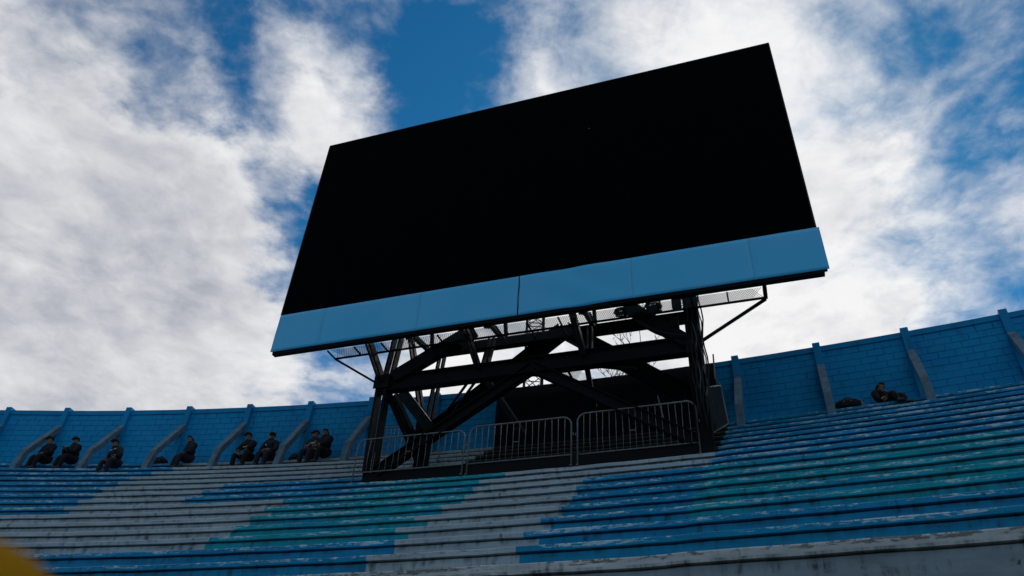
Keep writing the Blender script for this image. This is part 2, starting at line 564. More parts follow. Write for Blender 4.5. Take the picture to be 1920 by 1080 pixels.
for k in range(16):
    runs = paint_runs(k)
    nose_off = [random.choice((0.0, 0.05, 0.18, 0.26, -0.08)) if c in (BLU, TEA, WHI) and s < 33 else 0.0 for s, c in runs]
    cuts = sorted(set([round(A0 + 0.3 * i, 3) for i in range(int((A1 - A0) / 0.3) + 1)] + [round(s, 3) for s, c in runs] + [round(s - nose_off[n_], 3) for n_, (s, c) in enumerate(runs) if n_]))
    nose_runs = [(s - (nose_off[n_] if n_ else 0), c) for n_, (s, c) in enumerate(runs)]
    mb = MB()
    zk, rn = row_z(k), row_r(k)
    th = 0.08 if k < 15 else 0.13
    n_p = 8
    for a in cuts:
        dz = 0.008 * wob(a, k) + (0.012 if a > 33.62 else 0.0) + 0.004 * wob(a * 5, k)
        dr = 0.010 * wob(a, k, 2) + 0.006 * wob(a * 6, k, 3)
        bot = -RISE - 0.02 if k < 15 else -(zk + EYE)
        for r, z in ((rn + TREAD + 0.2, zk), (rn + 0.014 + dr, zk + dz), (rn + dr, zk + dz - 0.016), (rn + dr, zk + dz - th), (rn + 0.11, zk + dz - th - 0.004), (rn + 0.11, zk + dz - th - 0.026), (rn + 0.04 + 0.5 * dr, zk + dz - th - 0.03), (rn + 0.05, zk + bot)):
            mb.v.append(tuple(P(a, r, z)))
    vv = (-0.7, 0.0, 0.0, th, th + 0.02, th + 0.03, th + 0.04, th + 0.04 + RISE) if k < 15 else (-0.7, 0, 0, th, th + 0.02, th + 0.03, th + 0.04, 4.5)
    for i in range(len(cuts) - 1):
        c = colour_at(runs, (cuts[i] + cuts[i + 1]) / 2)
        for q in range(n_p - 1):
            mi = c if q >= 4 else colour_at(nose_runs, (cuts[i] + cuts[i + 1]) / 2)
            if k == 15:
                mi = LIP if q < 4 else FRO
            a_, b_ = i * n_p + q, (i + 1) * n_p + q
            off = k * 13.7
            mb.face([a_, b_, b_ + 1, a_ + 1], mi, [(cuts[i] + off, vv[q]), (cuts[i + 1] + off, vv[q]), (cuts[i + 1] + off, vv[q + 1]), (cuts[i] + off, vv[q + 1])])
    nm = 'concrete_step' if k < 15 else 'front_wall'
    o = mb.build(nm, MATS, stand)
    o['label'] = 'worn painted concrete step' if k < 15 else 'grey rendered front wall with worn lip'
# back face of the stand down to the street
mb = MB()
NB = 80
for i in range(NB + 1):
    a = A0 + (A1 - A0) * i / NB
    for r, z in ((RW - 0.02, ZTOP - 0.01), (RW + 0.32, ZTOP - 0.01), (RW + 0.32, -EYE)):
        mb.v.append(tuple(P(a, r, z)))
for i in range(NB):
    for q in range(2):
        mb.face([i * 3 + q, (i + 1) * 3 + q, (i + 1) * 3 + q + 1, i * 3 + q + 1])
mb.build('outer_wall', M['concrete'], stand)
# groove in the render of the front wall
mb = MB()
for i in range(NB):
    a, b2 = A0 + (A1 - A0) * i / NB, A0 + (A1 - A0) * (i + 1) / NB
    mb.beam(P(a, row_r(15) + 0.052, row_z(15) - 0.49), P(b2, row_r(15) + 0.052, row_z(15) - 0.49), 0.02, 0.014)
mb.build('wall_groove', M['darkish'], stand)
# expansion joint beside the scoreboard
for k in range(6, 15):
    tg, nn_ = frame(33.62)
    mb = MB()
    mb.beam(P(33.60, row_r(k) + 0.048, row_z(k) - 0.13), P(33.60, row_r(k) + 0.048, row_z(k) - RISE), 0.014, 0.012, nn_)
    mb.build('expansion_joint', M['darkish'], stand)

# ------------------------------------------------------------------ perimeter wall of painted blocks
wall = thing('perimeter_wall', 'curved blue painted block wall along the top of the terrace', 'wall', P(27, RW, ZTOP))
ZB = ZTOP - 0.3
COPE = 0.17
mb = MB()
for i in range(241):
    a = A0 + (A1 - A0) * i / 240
    for r, z in ((RW + 0.012, ZB), (RW + 0.012, ZW - COPE), (RW + 0.17, ZW - COPE), (RW + 0.17, ZB)):
        mb.v.append(tuple(P(a, r, z)))
for i in range(240):
    for q in range(4):
        mb.face([i * 4 + q, (i + 1) * 4 + q, (i + 1) * 4 + (q + 1) % 4, i * 4 + (q + 1) % 4])
mb.build('wall_core', M['mortar'], wall)
mb = MB()
for i in range(241):
    a = A0 + (A1 - A0) * i / 240
    dz = 0.010 * wob(a * 0.7, 40)
    for r, z in ((RW - 0.03, ZW - COPE + 0.004), (RW - 0.03, ZW + dz), (RW + 0.20, ZW + dz), (RW + 0.20, ZW - COPE + 0.004)):
        mb.v.append(tuple(P(a, r, z)))
for i in range(240):
    for q in range(4):
        mb.face([i * 4 + q, (i + 1) * 4 + q, (i + 1) * 4 + (q + 1) % 4, i * 4 + (q + 1) % 4])
mb.build('coping', M['coping'], wall)

BL, BH = 0.41, 0.205
bmesh_block = MB()
hx, hz, dp, ch = BL / 2 - 0.005, BH / 2 - 0.005, 0.06, 0.006
# block face with chamfered rim: local x along wall, y out of wall (towards pitch), z up
vs = [(-hx, -dp, -hz), (hx, -dp, -hz), (hx, -dp, hz), (-hx, -dp, hz),
      (-hx, -ch, -hz), (hx, -ch, -hz), (hx, -ch, hz), (-hx, -ch, hz),
      (-hx + ch, 0, -hz + ch), (hx - ch, 0, -hz + ch), (hx - ch, 0, hz - ch), (-hx + ch, 0, hz - ch)]
bf = [(8, 9, 10, 11)[::-1]]
for i in range(4):
    j = (i + 1) % 4
    bf.append((4 + i, 4 + j, 8 + j, 8 + i)[::-1]); bf.append((i, j, 4 + j, 4 + i)[::-1])
blk_me = bpy.data.meshes.new('block'); blk_me.from_pydata(vs, [], bf); blk_me.update(); blk_me.materials.append(M['block'])
cells = []
NC = int((ZW - COPE - ZB) / BH)
z0 = ZW - COPE - NC * BH
for c in range(NC):
    zc_ = z0 + (c + 0.5) * BH
    n_b = int((A1 - A0) / BL) - 1
    for i in range(n_b):
        a = A0 + BL * (i + 0.5 + 0.5 * (c % 2))
        cells.append((a, zc_))
inview = [q for q in cells if (8.2 < q[0] < 26.4 or 33.3 < q[0] < 41.4) and q[1] > ZTOP]
inview.sort(key=lambda q: (P(q[0], RW, q[1]) - Vector((0, 0, EYE))).length)
near = set(inview[:298])
stuff = MB()
for a, z in cells:
    tg, ni = frame(a)
    p = P(a, RW + random.uniform(-0.004, 0.004), z)
    tilt = random.uniform(-0.006, 0.006)
    mtx = Matrix((tg, ni, Vector((0, 0, 1)))).transposed().to_4x4()
    mtx = Matrix.Translation(p) @ mtx @ Matrix.Rotation(tilt, 4, 'X')
    if (a, z) in near:
        o = link('block', blk_me, (), wall)
        o.matrix_basis = mtx
    else:
        b0 = len(stuff.v)
        for v in vs:
            stuff.v.append(tuple(mtx @ Vector(v)))
        for f in bf:
            stuff.face([b0 + i for i in f])
stuff.build('far_blocks', M['block'], wall, kind='stuff')

PIL = [-3.2, -0.9, 1.4, 3.7, 6.0, 8.25, 10.52, 12.91, 15.25, 17.56, 19.85, 22.10, 24.40, 33.96, 36.22, 38.50, 40.85, 43.1, 45.4, 47.7, 50.0]
for a in PIL:
    tg, ni = frame(a)
    mb = MB()
    c = P(a, RW + 0.05, (ZB + ZW + 0.09) / 2)
    mb.box(c, tg * 0.10, ni * 0.16, Vector((0, 0, (ZW + 0.09 - ZB) / 2)))
    bevel(mb.build('pilaster', M['coping'], wall), 0.008)
    # inclined buttress from the pilaster to the second row
    mb = MB()
    prof_t = [(0.10, 11.28), (1.17, 9.84), (1.37, 9.04)]
    prof_b = [(0.10, 10.98), (0.99, 9.76), (1.13, 9.04)]
    b0 = len(mb.v)
    for s in (-1, 1):
        for (d, z) in prof_t + prof_b:
            mb.v.append(tuple(P(a, RW - d, z) + tg * (0.10 * s)))
    for q in ((0, 1, 4, 3), (1, 2, 5, 4)):
        mb.face([b0 + i for i in q]); mb.face([b0 + 6 + i for i in q][::-1])
    for i, j in ((0, 1), (1, 2), (2, 5), (5, 4), (4, 3), (3, 0)):
        mb.face([b0 + j, b0 + i, b0 + 6 + i, b0 + 6 + j])
    bevel(mb.build('buttress', M['buttress'], wall), 0.012)

# black sheet added to darken the wall behind the scoreboard
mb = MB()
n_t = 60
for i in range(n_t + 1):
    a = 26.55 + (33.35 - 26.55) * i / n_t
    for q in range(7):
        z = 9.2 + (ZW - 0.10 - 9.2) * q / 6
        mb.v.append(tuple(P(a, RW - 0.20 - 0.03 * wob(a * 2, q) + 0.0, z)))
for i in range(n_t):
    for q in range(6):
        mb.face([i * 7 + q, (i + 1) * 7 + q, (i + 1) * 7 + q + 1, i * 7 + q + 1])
o = mb.build('backing_sheet', M['backing'], smooth=True)
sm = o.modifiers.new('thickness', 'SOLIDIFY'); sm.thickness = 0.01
tag(o, 'black sheet added over the wall behind the scoreboard legs', 'backing_sheet')

# ------------------------------------------------------------------ scoreboard
AZ = math.radians(20.8)
EU = Vector((math.cos(AZ), -math.sin(AZ), 0))
ND = Vector((math.sin(AZ), math.cos(AZ), 0))
UZ = Vector((0, 0, 1))


def W(u, d, z):
    return EU * u + ND * d + UZ * (z + EYE)


sb = thing('video_scoreboard', 'huge switched-off black video screen on black steel legs above the terrace', 'scoreboard', W(-5.2, 15.15, 6.84))


def ubox(name, u0, u1, d0, d1, z0_, z1_, mat, bev=0.0, parent=sb):
    mb = MB()
    mb.box(W((u0 + u1) / 2, (d0 + d1) / 2, (z0_ + z1_) / 2), EU * ((u1 - u0) / 2), ND * ((d1 - d0) / 2), UZ * ((z1_ - z0_) / 2))
    o = mb.build(name, mat, parent)
    if bev:
        bevel(o, bev)
    return o


disp = ubox('display_panel', -12.42, 1.96, 14.30, 14.62, 11.83, 18.88, M['led'], 0.01)
disp['label'] = 'large black switched-off display face'
# metal rim round the panel
mb = MB()
for (u0, u1, z0_, z1_) in ((-12.45, 1.99, 18.885, 18.92), (-12.455, -12.424, 11.83, 18.88), (1.964, 1.995, 11.83, 18.88)):
    mb.box(W((u0 + u1) / 2, 14.47, (z0_ + z1_) / 2), EU * ((u1 - u0) / 2), ND * 0.18, UZ * ((z1_ - z0_) / 2))
mb.build('rim', M['case'], disp)
# one lit pixel
mb = MB(); mb.box(W(-3.35, 14.297, 16.92), EU * 0.008, ND * 0.004, UZ * 0.008)
px_m, t_, b_ = new_mat('lit_pixel'); b_.inputs['Base Color'].default_value = (0.05, 0.05, 0.05, 1); b_.inputs['Emission Color'].default_value = (1, 1, 1, 1); b_.inputs['Emission Strength'].default_value = 0.12
mb.build('lit_pixel', px_m, disp)
ubox('cabinet_back', -12.2, 1.75, 14.63, 15.05, 11.9, 18.8, M['case'], 0.01)

# fascia: six vinyl panels with open seams, rumpled near the middle
seams = [-12.44, -10.95, -8.03, -5.24, -2.35, 0.45, 2.04]
for i in range(6):
    u0, u1 = seams[i] + (0.003 if i == 3 else 0.0008 if i == 2 else 0.0), seams[i + 1] - (0.003 if i == 2 else 0.0008 if i == 1 else 0.0)
    nu, nz = max(6, int((u1 - u0) / 0.09)), 12
    mb = MB()
    for a in range(nu + 1):
        for b in range(nz + 1):
            u = u0 + (u1 - u0) * a / nu
            z = 10.57 + (11.80 - 10.57) * b / nz
            d = 14.285
            if i in (3, 4):      # creases fanning out from the top of the seam
                w_ = math.sin((z - 11.8) * 7.0 + (u + 5.2) * 2.2 + 1.3 * math.sin(u * 1.7)) * math.exp(-((u + 3.6) / 1.3) ** 2)
                d += 0.014 * w_
            d += 0.005 * mnoise.noise(Vector((u * 0.9, z * 1.4, 4)))
            edge_u = min(a, nu - a) / nu
            if i in (2, 3) and ((i == 2 and a == nu) or (i == 3 and a == 0)):
                u += 0.022 * mnoise.noise(Vector((z * 3.1, i, 9))) + (0.012 if i == 3 else -0.012)
            mb.v.append(tuple(W(u, d, z)))
    for a in range(nu):
        for b in range(nz):
            q = a * (nz + 1) + b
            mb.face([q, q + nz + 1, q + nz + 2, q + 1])
    o = mb.build('fascia_panel', M['fascia'], sb, smooth=True)
    o['label'] = 'light blue vinyl fascia panel'
    sm = o.modifiers.new('thickness', 'SOLIDIFY'); sm.thickness = 0.006; sm.offset = -1
ubox('fascia_backing', -12.40, 2.0, 14.32, 14.40, 10.58, 11.79, M['steel'])
ubox('bottom_chord', -12.38, 1.93, 14.31, 14.46, 10.49, 10.565, M['steel'], 0.006)


def mbeam(name, p0, p1, w, h, mat='steel', ref=UZ):
    mb = MB(); mb.beam(W(*p0), W(*p1), w, h, ref)
    return bevel(mb.build(name, M[mat], sb), 0.006, 1)


def ibeam(name, p0, p1, depth, width, ref, tf=0.022, mat='steel'):
    """H section: flanges perpendicular to ref"""
    p0, p1 = W(*p0), W(*p1)
    d = (p1 - p0).normalized(); s = d.cross(ref).normalized(); u = s.cross(d).normalized()
    mb = MB()
    for q in (-1, 1):
        mb.beam(p0 + u * (q * (depth / 2 - tf / 2)), p1 + u * (q * (depth / 2 - tf / 2)), width, tf, u)
    mb.beam(p0, p1, tf, depth - 2 * tf - 0.002, u)
    return mb.build(name, M[mat], sb)


def pair(name, p0, p1, gap, deep, tk=0.05, axis=EU, lace=0):
    """two parallel channels with an open gap between them, laced with battens"""
    mb = MB()
    p0, p1 = W(*p0), W(*p1)
    for s in (-1, 1):
        mb.beam(p0 + axis * (s * gap / 2), p1 + axis * (s * gap / 2), tk, deep, axis.cross((p1 - p0).normalized()))
    for i in range(lace):
        f = (i + 0.5) / lace
        c = p0.lerp(p1, f)
        mb.box(c, axis * (gap / 2 - tk / 2 - 0.002), ND * (deep * 0.3), (p1 - p0).normalized() * 0.03)
    return mb.build(name, M['steel'], sb)


# base beam on row six and main frame
ubox('base_beam', -9.36, -0.92, 15.16, 15.52, 6.82, 7.14, M['steel'], 0.01)
pair('support_column', (-9.2, 15.22, 7.12), (-9.2, 15.15, 9.5), 0.24, 0.26, 0.07)
ibeam('support_column', (-1.1, 15.2, 7.12), (-1.1, 15.15, 11.6), 0.34, 0.30, EU)
ibeam('cross_beam', (-9.35, 15.15, 9.575), (-0.95, 15.15, 9.575), 0.44, 0.26, UZ)
ibeam('brace', (-5.05, 15.17, 9.56), (-9.0, 15.2, 7.14), 0.27, 0.22, UZ)
ibeam('brace', (-5.10, 15.13, 9.56), (-1.3, 15.2, 7.20), 0.27, 0.22, UZ)
# V legs carrying the screen
pair('raker', (-9.2, 15.05, 9.62), (-9.52, 14.55, 10.6), 0.10, 0.24, 0.05)
pair('raker', (-9.15, 15.2, 9.6), (-9.2, 15.5, 11.4), 0.20, 0.2, 0.06)
pair('raker', (-6.5, 15.1, 9.68), (-6.78, 14.55, 10.7), 0.09, 0.2, 0.045)
pair('raker', (-6.42, 15.25, 9.68), (-6.48, 15.8, 11.0), 0.13, 0.18, 0.05)
pair('raker', (-3.75, 15.1, 9.68), (-3.95, 14.55, 10.8), 0.08, 0.24, 0.07)
pair('raker', (-3.66, 15.25, 9.68), (-3.76, 15.8, 10.9), 0.12, 0.18, 0.04)
mbeam('brace', (-8.9, 15.12, 9.74), (-6.72, 15.12, 10.92), 0.22, 0.36)
mbeam('brace', (-1.25, 15.1, 9.64), (-2.65, 15.1, 10.95), 0.22, 0.32)
# rear frame
ibeam('rear_beam', (-8.75, 16.7, 11.45), (-1.1, 16.7, 11.45), 0.27, 0.24, UZ)
ibeam('brace', (-8.7, 16.68, 8.62), (-4.72, 16.68, 11.58), 0.43, 0.28, UZ)
ibeam('brace', (-4.70, 16.72, 11.60), (-1.15, 16.72, 8.86), 0.43, 0.28, UZ)
ibeam('rear_column', (-8.62, 16.75, 7.6), (-8.62, 16.75, 9.2), 0.30, 0.30, EU)
ibeam('rear_column', (-1.25, 16.75, 7.6), (-1.25, 16.7, 11.3), 0.30, 0.30, EU)
pair('rear_raker', (-8.68, 16.75, 9.05), (-9.25, 16.3, 11.75), 0.11, 0.16, 0.05)
pair('rear_raker', (-8.62, 16.85, 9.05), (-8.6, 17.2, 11.95), 0.16, 0.16, 0.05)
# braces between the two frames
pair('brace', (-8.98, 15.3, 9.36), (-8.62, 16.65, 8.2), 0.16, 0.2, 0.05)
mbeam('brace', (-8.72, 15.3, 9.40), (-8.45, 16.6, 8.98), 0.30, 0.05, 'steel_web', ND)
mbeam('brace', (-9.05, 15.25, 9.3), (-8.5, 16.6, 7.75), 0.08, 0.16)
mbeam('brace', (-6.83, 15.4, 9.6), (-8.05, 16.6, 9.3), 0.06, 0.06)
mbeam('brace', (-6.62, 15.4, 9.6), (-7.85, 16.6, 9.25), 0.06, 0.06)
mbeam('brace', (-3.72, 15.3, 9.4), (-3.85, 16.6, 9.05), 0.12, 0.12)
mbeam('brace', (-3.55, 15.4, 9.52), (-2.62, 16.0, 9.62), 0.07, 0.08)
mbeam('brace', (-6.3, 15.3, 9.4), (-6.0, 17.4, 8.9), 0.16, 0.10, 'steel_web')
for u in (-8.7, -6.4, -3.8, -1.2):
    mbeam('tie_beam', (u, 14.5, 11.1), (u, 16.7, 11.42), 0.12, 0.14)
    mbeam('back_post', (u, 15.2, 11.0), (u, 15.2, 18.5), 0.16, 0.2)
    mbeam('back_stay', (u, 15.25, 16.5), (u, 16.65, 11.5), 0.1, 0.1)
# gusset plates
for (u, d, z, su, sz) in ((-9.2, 15.0, 9.62, 0.22, 0.2), (-4.7, 16.52, 11.45, 0.4, 0.16), (-8.6, 16.58, 9.0, 0.24, 0.22), (-1.1, 14.98, 9.55, 0.2, 0.25)):
    mb = MB(); mb.box(W(u, d, z), EU * su, ND * 0.008, UZ * sz); mb.build('gusset_plate', M['steel'], sb)

# catwalk under the screen: expanded-metal sheets on angle bearers


def grating(u0, u1, d0, d1, z, pitch_=0.055, wire=0.011):
    mb = MB()
    wd = d1 - d0
    for s in (-1, 1):
        x = u0 - wd
        while x < u1 + wd:
            a0, a1 = x, x + s * wd * 0.6
            pa, pb = (a0, d0), (a1, d1)
            lo, hi = min(a0, a1), max(a0, a1)
            if lo >= u0 and hi <= u1:
                mb.beam(W(pa[0], pa[1], z + 0.003 * s), W(pb[0], pb[1], z + 0.003 * s), wire, 0.004)
            x += pitch_
    return mb.build('catwalk_grating', M['grate'], sb, kind='stuff')


grating(-10.66, 0.60, 14.47, 14.86, 10.47)
grating(-7.2, -3.9, 14.90, 15.35, 10.47)
grating(-5.45, -4.1, 16.95, 17.9, 10.62)
for (d, u0, u1) in ((14.875, -10.72, 0.66), (15.37, -7.2, -3.9)):
    mbeam('catwalk_rail', (u0, d, 10.45), (u1, d, 10.45), 0.045, 0.05)
mbeam('catwalk_rail', (-5.5, 17.92, 10.6), (-4.05, 17.92, 10.6), 0.05, 0.05)
mbeam('catwalk_rail', (-5.5, 16.92, 10.6), (-4.05, 16.92, 10.6), 0.05, 0.05)
u = -10.69
while u < 0.7:
    mbeam('catwalk_bearer', (u, 14.44, 10.44), (u, 15.34 if -7.2 < u < -3.9 else 14.86, 10.44), 0.035, 0.05)
    u += 0.807
mbeam('catwalk_bearer', (-4.72, 16.9, 10.58), (-4.72, 17.95, 10.58), 0.06, 0.05)
mbeam('catwalk_bearer', (0.63, 14.4, 10.44), (0.63, 14.86, 10.44), 0.09, 0.10)
mbeam('catwalk_strut', (-10.68, 14.87, 10.43), (-9.36, 15.12, 9.62), 0.05, 0.05)
mbeam('catwalk_strut', (0.63, 14.87, 10.41), (-0.92, 15.12, 9.66), 0.06, 0.07)

# cables tied down the right column, coils and boxes beneath the screen
for i in range(9):
    mb = MB(); pts = []
    ox = -1.18 + 0.04 * i
    for j in range(15):
        f = j / 14
        pts.append(W(ox + 0.03 * math.sin(j * 1.3 + i * 2.1), 14.96 - 0.02 * (i % 3) + 0.015 * math.cos(j * 1.7 + i), 10.9 - f * (3.6 - 0.25 * (i % 4))))
    mb.tube(pts, 0.011 + 0.003 * (i % 3), 6)
    mb.build('cable', M['galv'] if i in (3, 6) else M['cable'], sb, smooth=True)
for (u, d, z, r0, nturn) in ((-1.95, 14.72, 10.66, 0.12, 4), (-2.75, 14.75, 10.63, 0.10, 3)):
    mb = MB(); pts = []
    for j in range(nturn * 14):
        an = 2 * math.pi * j / 14
        pts.append(W(u + r0 * 1.5 * math.cos(an) * (1 + 0.12 * math.sin(j * 0.7)), d + 0.012 * j / 2, z + r0 * 0.5 * math.sin(an)))
    mb.tube(pts, 0.026, 6)
    mb.build('cable_coil', M['cable'], sb, smooth=True)
# sagging cable bundle along the right brace
mb = MB()
for i in range(4):
    pts = []
    for j in range(13):
        f = j / 12
        pts.append(W(-2.75 + 1.5 * f + 0.02 * i, 14.92 + 0.03 * i, 10.78 - 1.05 * f - 0.26 * math.sin(math.pi * f) + 0.03 * math.sin(3 * f + i)))
    mb.tube(pts, 0.035, 6)
mb.build('cable_bundle', M['cable'], sb, smooth=True)
ubox('junction_box', -1.5, -1.28, 14.7, 14.85, 10.42, 10.75, M['steel_web'], 0.01)
ubox('junction_box', -1.62, -1.4, 14.95, 15.1, 10.05, 10.35, M['steel'], 0.01)
ubox('junction_box', -2.4, -2.15, 14.75, 14.95, 10.4, 10.6, M['steel'], 0.01)
for (u, d, z1_) in ((-2.2, 16.3, 9.0),):
    mb = MB(); mb.tube([W(u, d, z1_), W(u + 0.12, d + 0.1, z1_ - 0.8)], 0.018, 6); mb.build('conduit', M['galv'], sb)

# ------------------------------------------------------------------ crowd barriers


def arc_pts(c, r, a0, a1, n):
    return [(c[0] + r * math.cos(a0 + (a1 - a0) * i / n), c[1] + r * math.sin(a0 + (a1 - a0) * i / n)) for i in range(n + 1)]


def barrier(label, origin, xdir, width, height=1.16, nbar=15, lean=0.0):
    root = thing('crowd_barrier', label, 'barrier', origin, 'galvanised crowd barriers around the scoreboard base')
    yd = Vector((0, 0, 1)).cross(xdir).normalized()
    upv = (UZ + yd * lean).normalized()
    L = lambda x, z, y=0.0: origin + xdir * x + upv * z + yd * y
    rr = 0.20
    pts = [(-width / 2, 0.02), (-width / 2, height - rr)] + arc_pts((-width / 2 + rr, height - rr), rr, math.pi, math.pi / 2, 6)[1:] + \
          arc_pts((width / 2 - rr, height - rr), rr, math.pi / 2, 0, 6) + [(width / 2, 0.02)]
    mb = MB(); mb.tube([L(x, z) for x, z in pts], 0.019, 8); mb.build('frame', M['galv'], root, smooth=True)
    mb = MB(); mb.tube([L(-width / 2, 0.27), L(width / 2, 0.27)], 0.016, 8); mb.build('bottom_rail', M['galv'], root, smooth=True)
    for i in range(nbar):
        x = -width / 2 + width * (i + 1) / (nbar + 1)
        top = height - 0.01
        if abs(x) > width / 2 - rr:
            q = abs(x) - (width / 2 - rr); top = height - rr + math.sqrt(max(rr * rr - q * q, 0))
        bow = random.uniform(-0.018, 0.018)
        mb = MB(); mb.tube([L(x, 0.27), L(x + bow, 0.6, 0.3 * bow), L(x, top)], 0.007, 6)
        mb.build('bar', M['galv'], root, smooth=True)
    xm = -width / 2 + width * (nbar // 2 + 0.5) / (nbar + 1)
    mb = MB(); mb.tube([L(xm - width / (nbar + 1) / 2, 0.72), L(xm + width / (nbar + 1) / 2, 0.72)], 0.011, 6); mb.build('crosspiece', M['galv'], root)
    for s in (-1, 1):
        mb = MB(); mb.beam(L(s * width / 2, 0.012, -0.05), L(s * width / 2, 0.012, 0.22), 0.05, 0.02); mb.build('foot', M['galv'], root)
        mb = MB(); mb.tube([L(s * width / 2, 0.8), L(s * (width / 2 + 0.05), 0.8), L(s * (width / 2 + 0.05), 0.74)], 0.01, 6); mb.build('hook', M['galv'], root)
    return root


ZR6 = row_z(6) + 0.012
barrier('galvanised crowd barrier at the left column of the scoreboard', W(-8.14, 15.10, ZR6), (W(-6.72, 15.12, 0) - W(-9.56, 15.06, 0)).normalized(), 2.86, 1.15, 16)
barrier('galvanised crowd barrier in the middle of the scoreboard base', W(-5.33, 15.145, ZR6), EU, 2.52, 1.22, 15)
barrier('galvanised crowd barrier beside the right column of the scoreboard', W(-2.58, 15.14, ZR6), (EU + ND * -0.02).normalized(), 2.70, 1.28, 17)
barrier('crowd barrier standing higher behind the left scoreboard column', W(-9.35, 17.0, row_z(3) + 0.01), (EU + ND * 0.05).normalized(), 2.1, 1.1, 17)

# sheeted gate panel beside the right column, leaning with the stairs
gate = thing('gate_panel', 'small sheeted gate panel in a pale tube frame beside the right scoreboard column', 'gate', W(-0.95, 15.4, row_z(5)))
g0, g1, g2, g3 = W(-0.98, 15.4, 7.43), W(-0.64, 16.3, 8.07), W(-0.70, 16.3, 9.08), W(-1.0, 15.4, 8.58)
mb = MB(); mb.tube([g0, g1, g2, g3], 0.024, 8, closed=True); mb.build('frame', M['galv'], gate, smooth=True)
mb = MB(); nrm = (g1 - g0).cross(g3 - g0).normalized()
b0 = len(mb.v)
for s in (-1, 1):
    for p in (g0, g1, g2, g3):
        mb.v.append(tuple(p + nrm * 0.006 * s))
mb.face([3, 2, 1, 0]); mb.face([4, 5, 6, 7])
for i in range(4):
    mb.face([i, (i + 1) % 4, 4 + (i + 1) % 4, 4 + i])
mb.build('sheet', M['panel'], gate)
mb = MB(); mb.tube([g0, W(-0.93, 15.36, row_z(6) + 0.01)], 0.024, 8); mb.build('leg', M['galv'], gate, smooth=True)
mb = MB(); mb.tube([g2, W(-0.80, 16.35, 9.35), W(-0.78, 16.5, 10.1)], 0.02, 8); mb.build('post', M['galv'], gate, smooth=True)

# ------------------------------------------------------------------ people (seated guards)


def skin_mesh(verts, edges, radii, root=0):
    me = bpy.data.meshes.new('tmp'); me.from_pydata(verts, edges, [])
    o = bpy.data.objects.new('tmp', me); COL.objects.link(o)
    sk = o.modifiers.new('skin', 'SKIN'); sk.use_smooth_shade = True
    for i, r in enumerate(radii):
        sv = me.skin_vertices[0].data[i]
        sv.radius = (r, r) if not isinstance(r, tuple) else r
        sv.use_root = (i == root)
    o.modifiers.new('sub', 'SUBSURF').levels = 2
    dg = bpy.context.evaluated_depsgraph_get()
    out = bpy.data.meshes.new_from_object(o.evaluated_get(dg))
    bpy.data.objects.remove(o); bpy.data.meshes.remove(me)
    return out


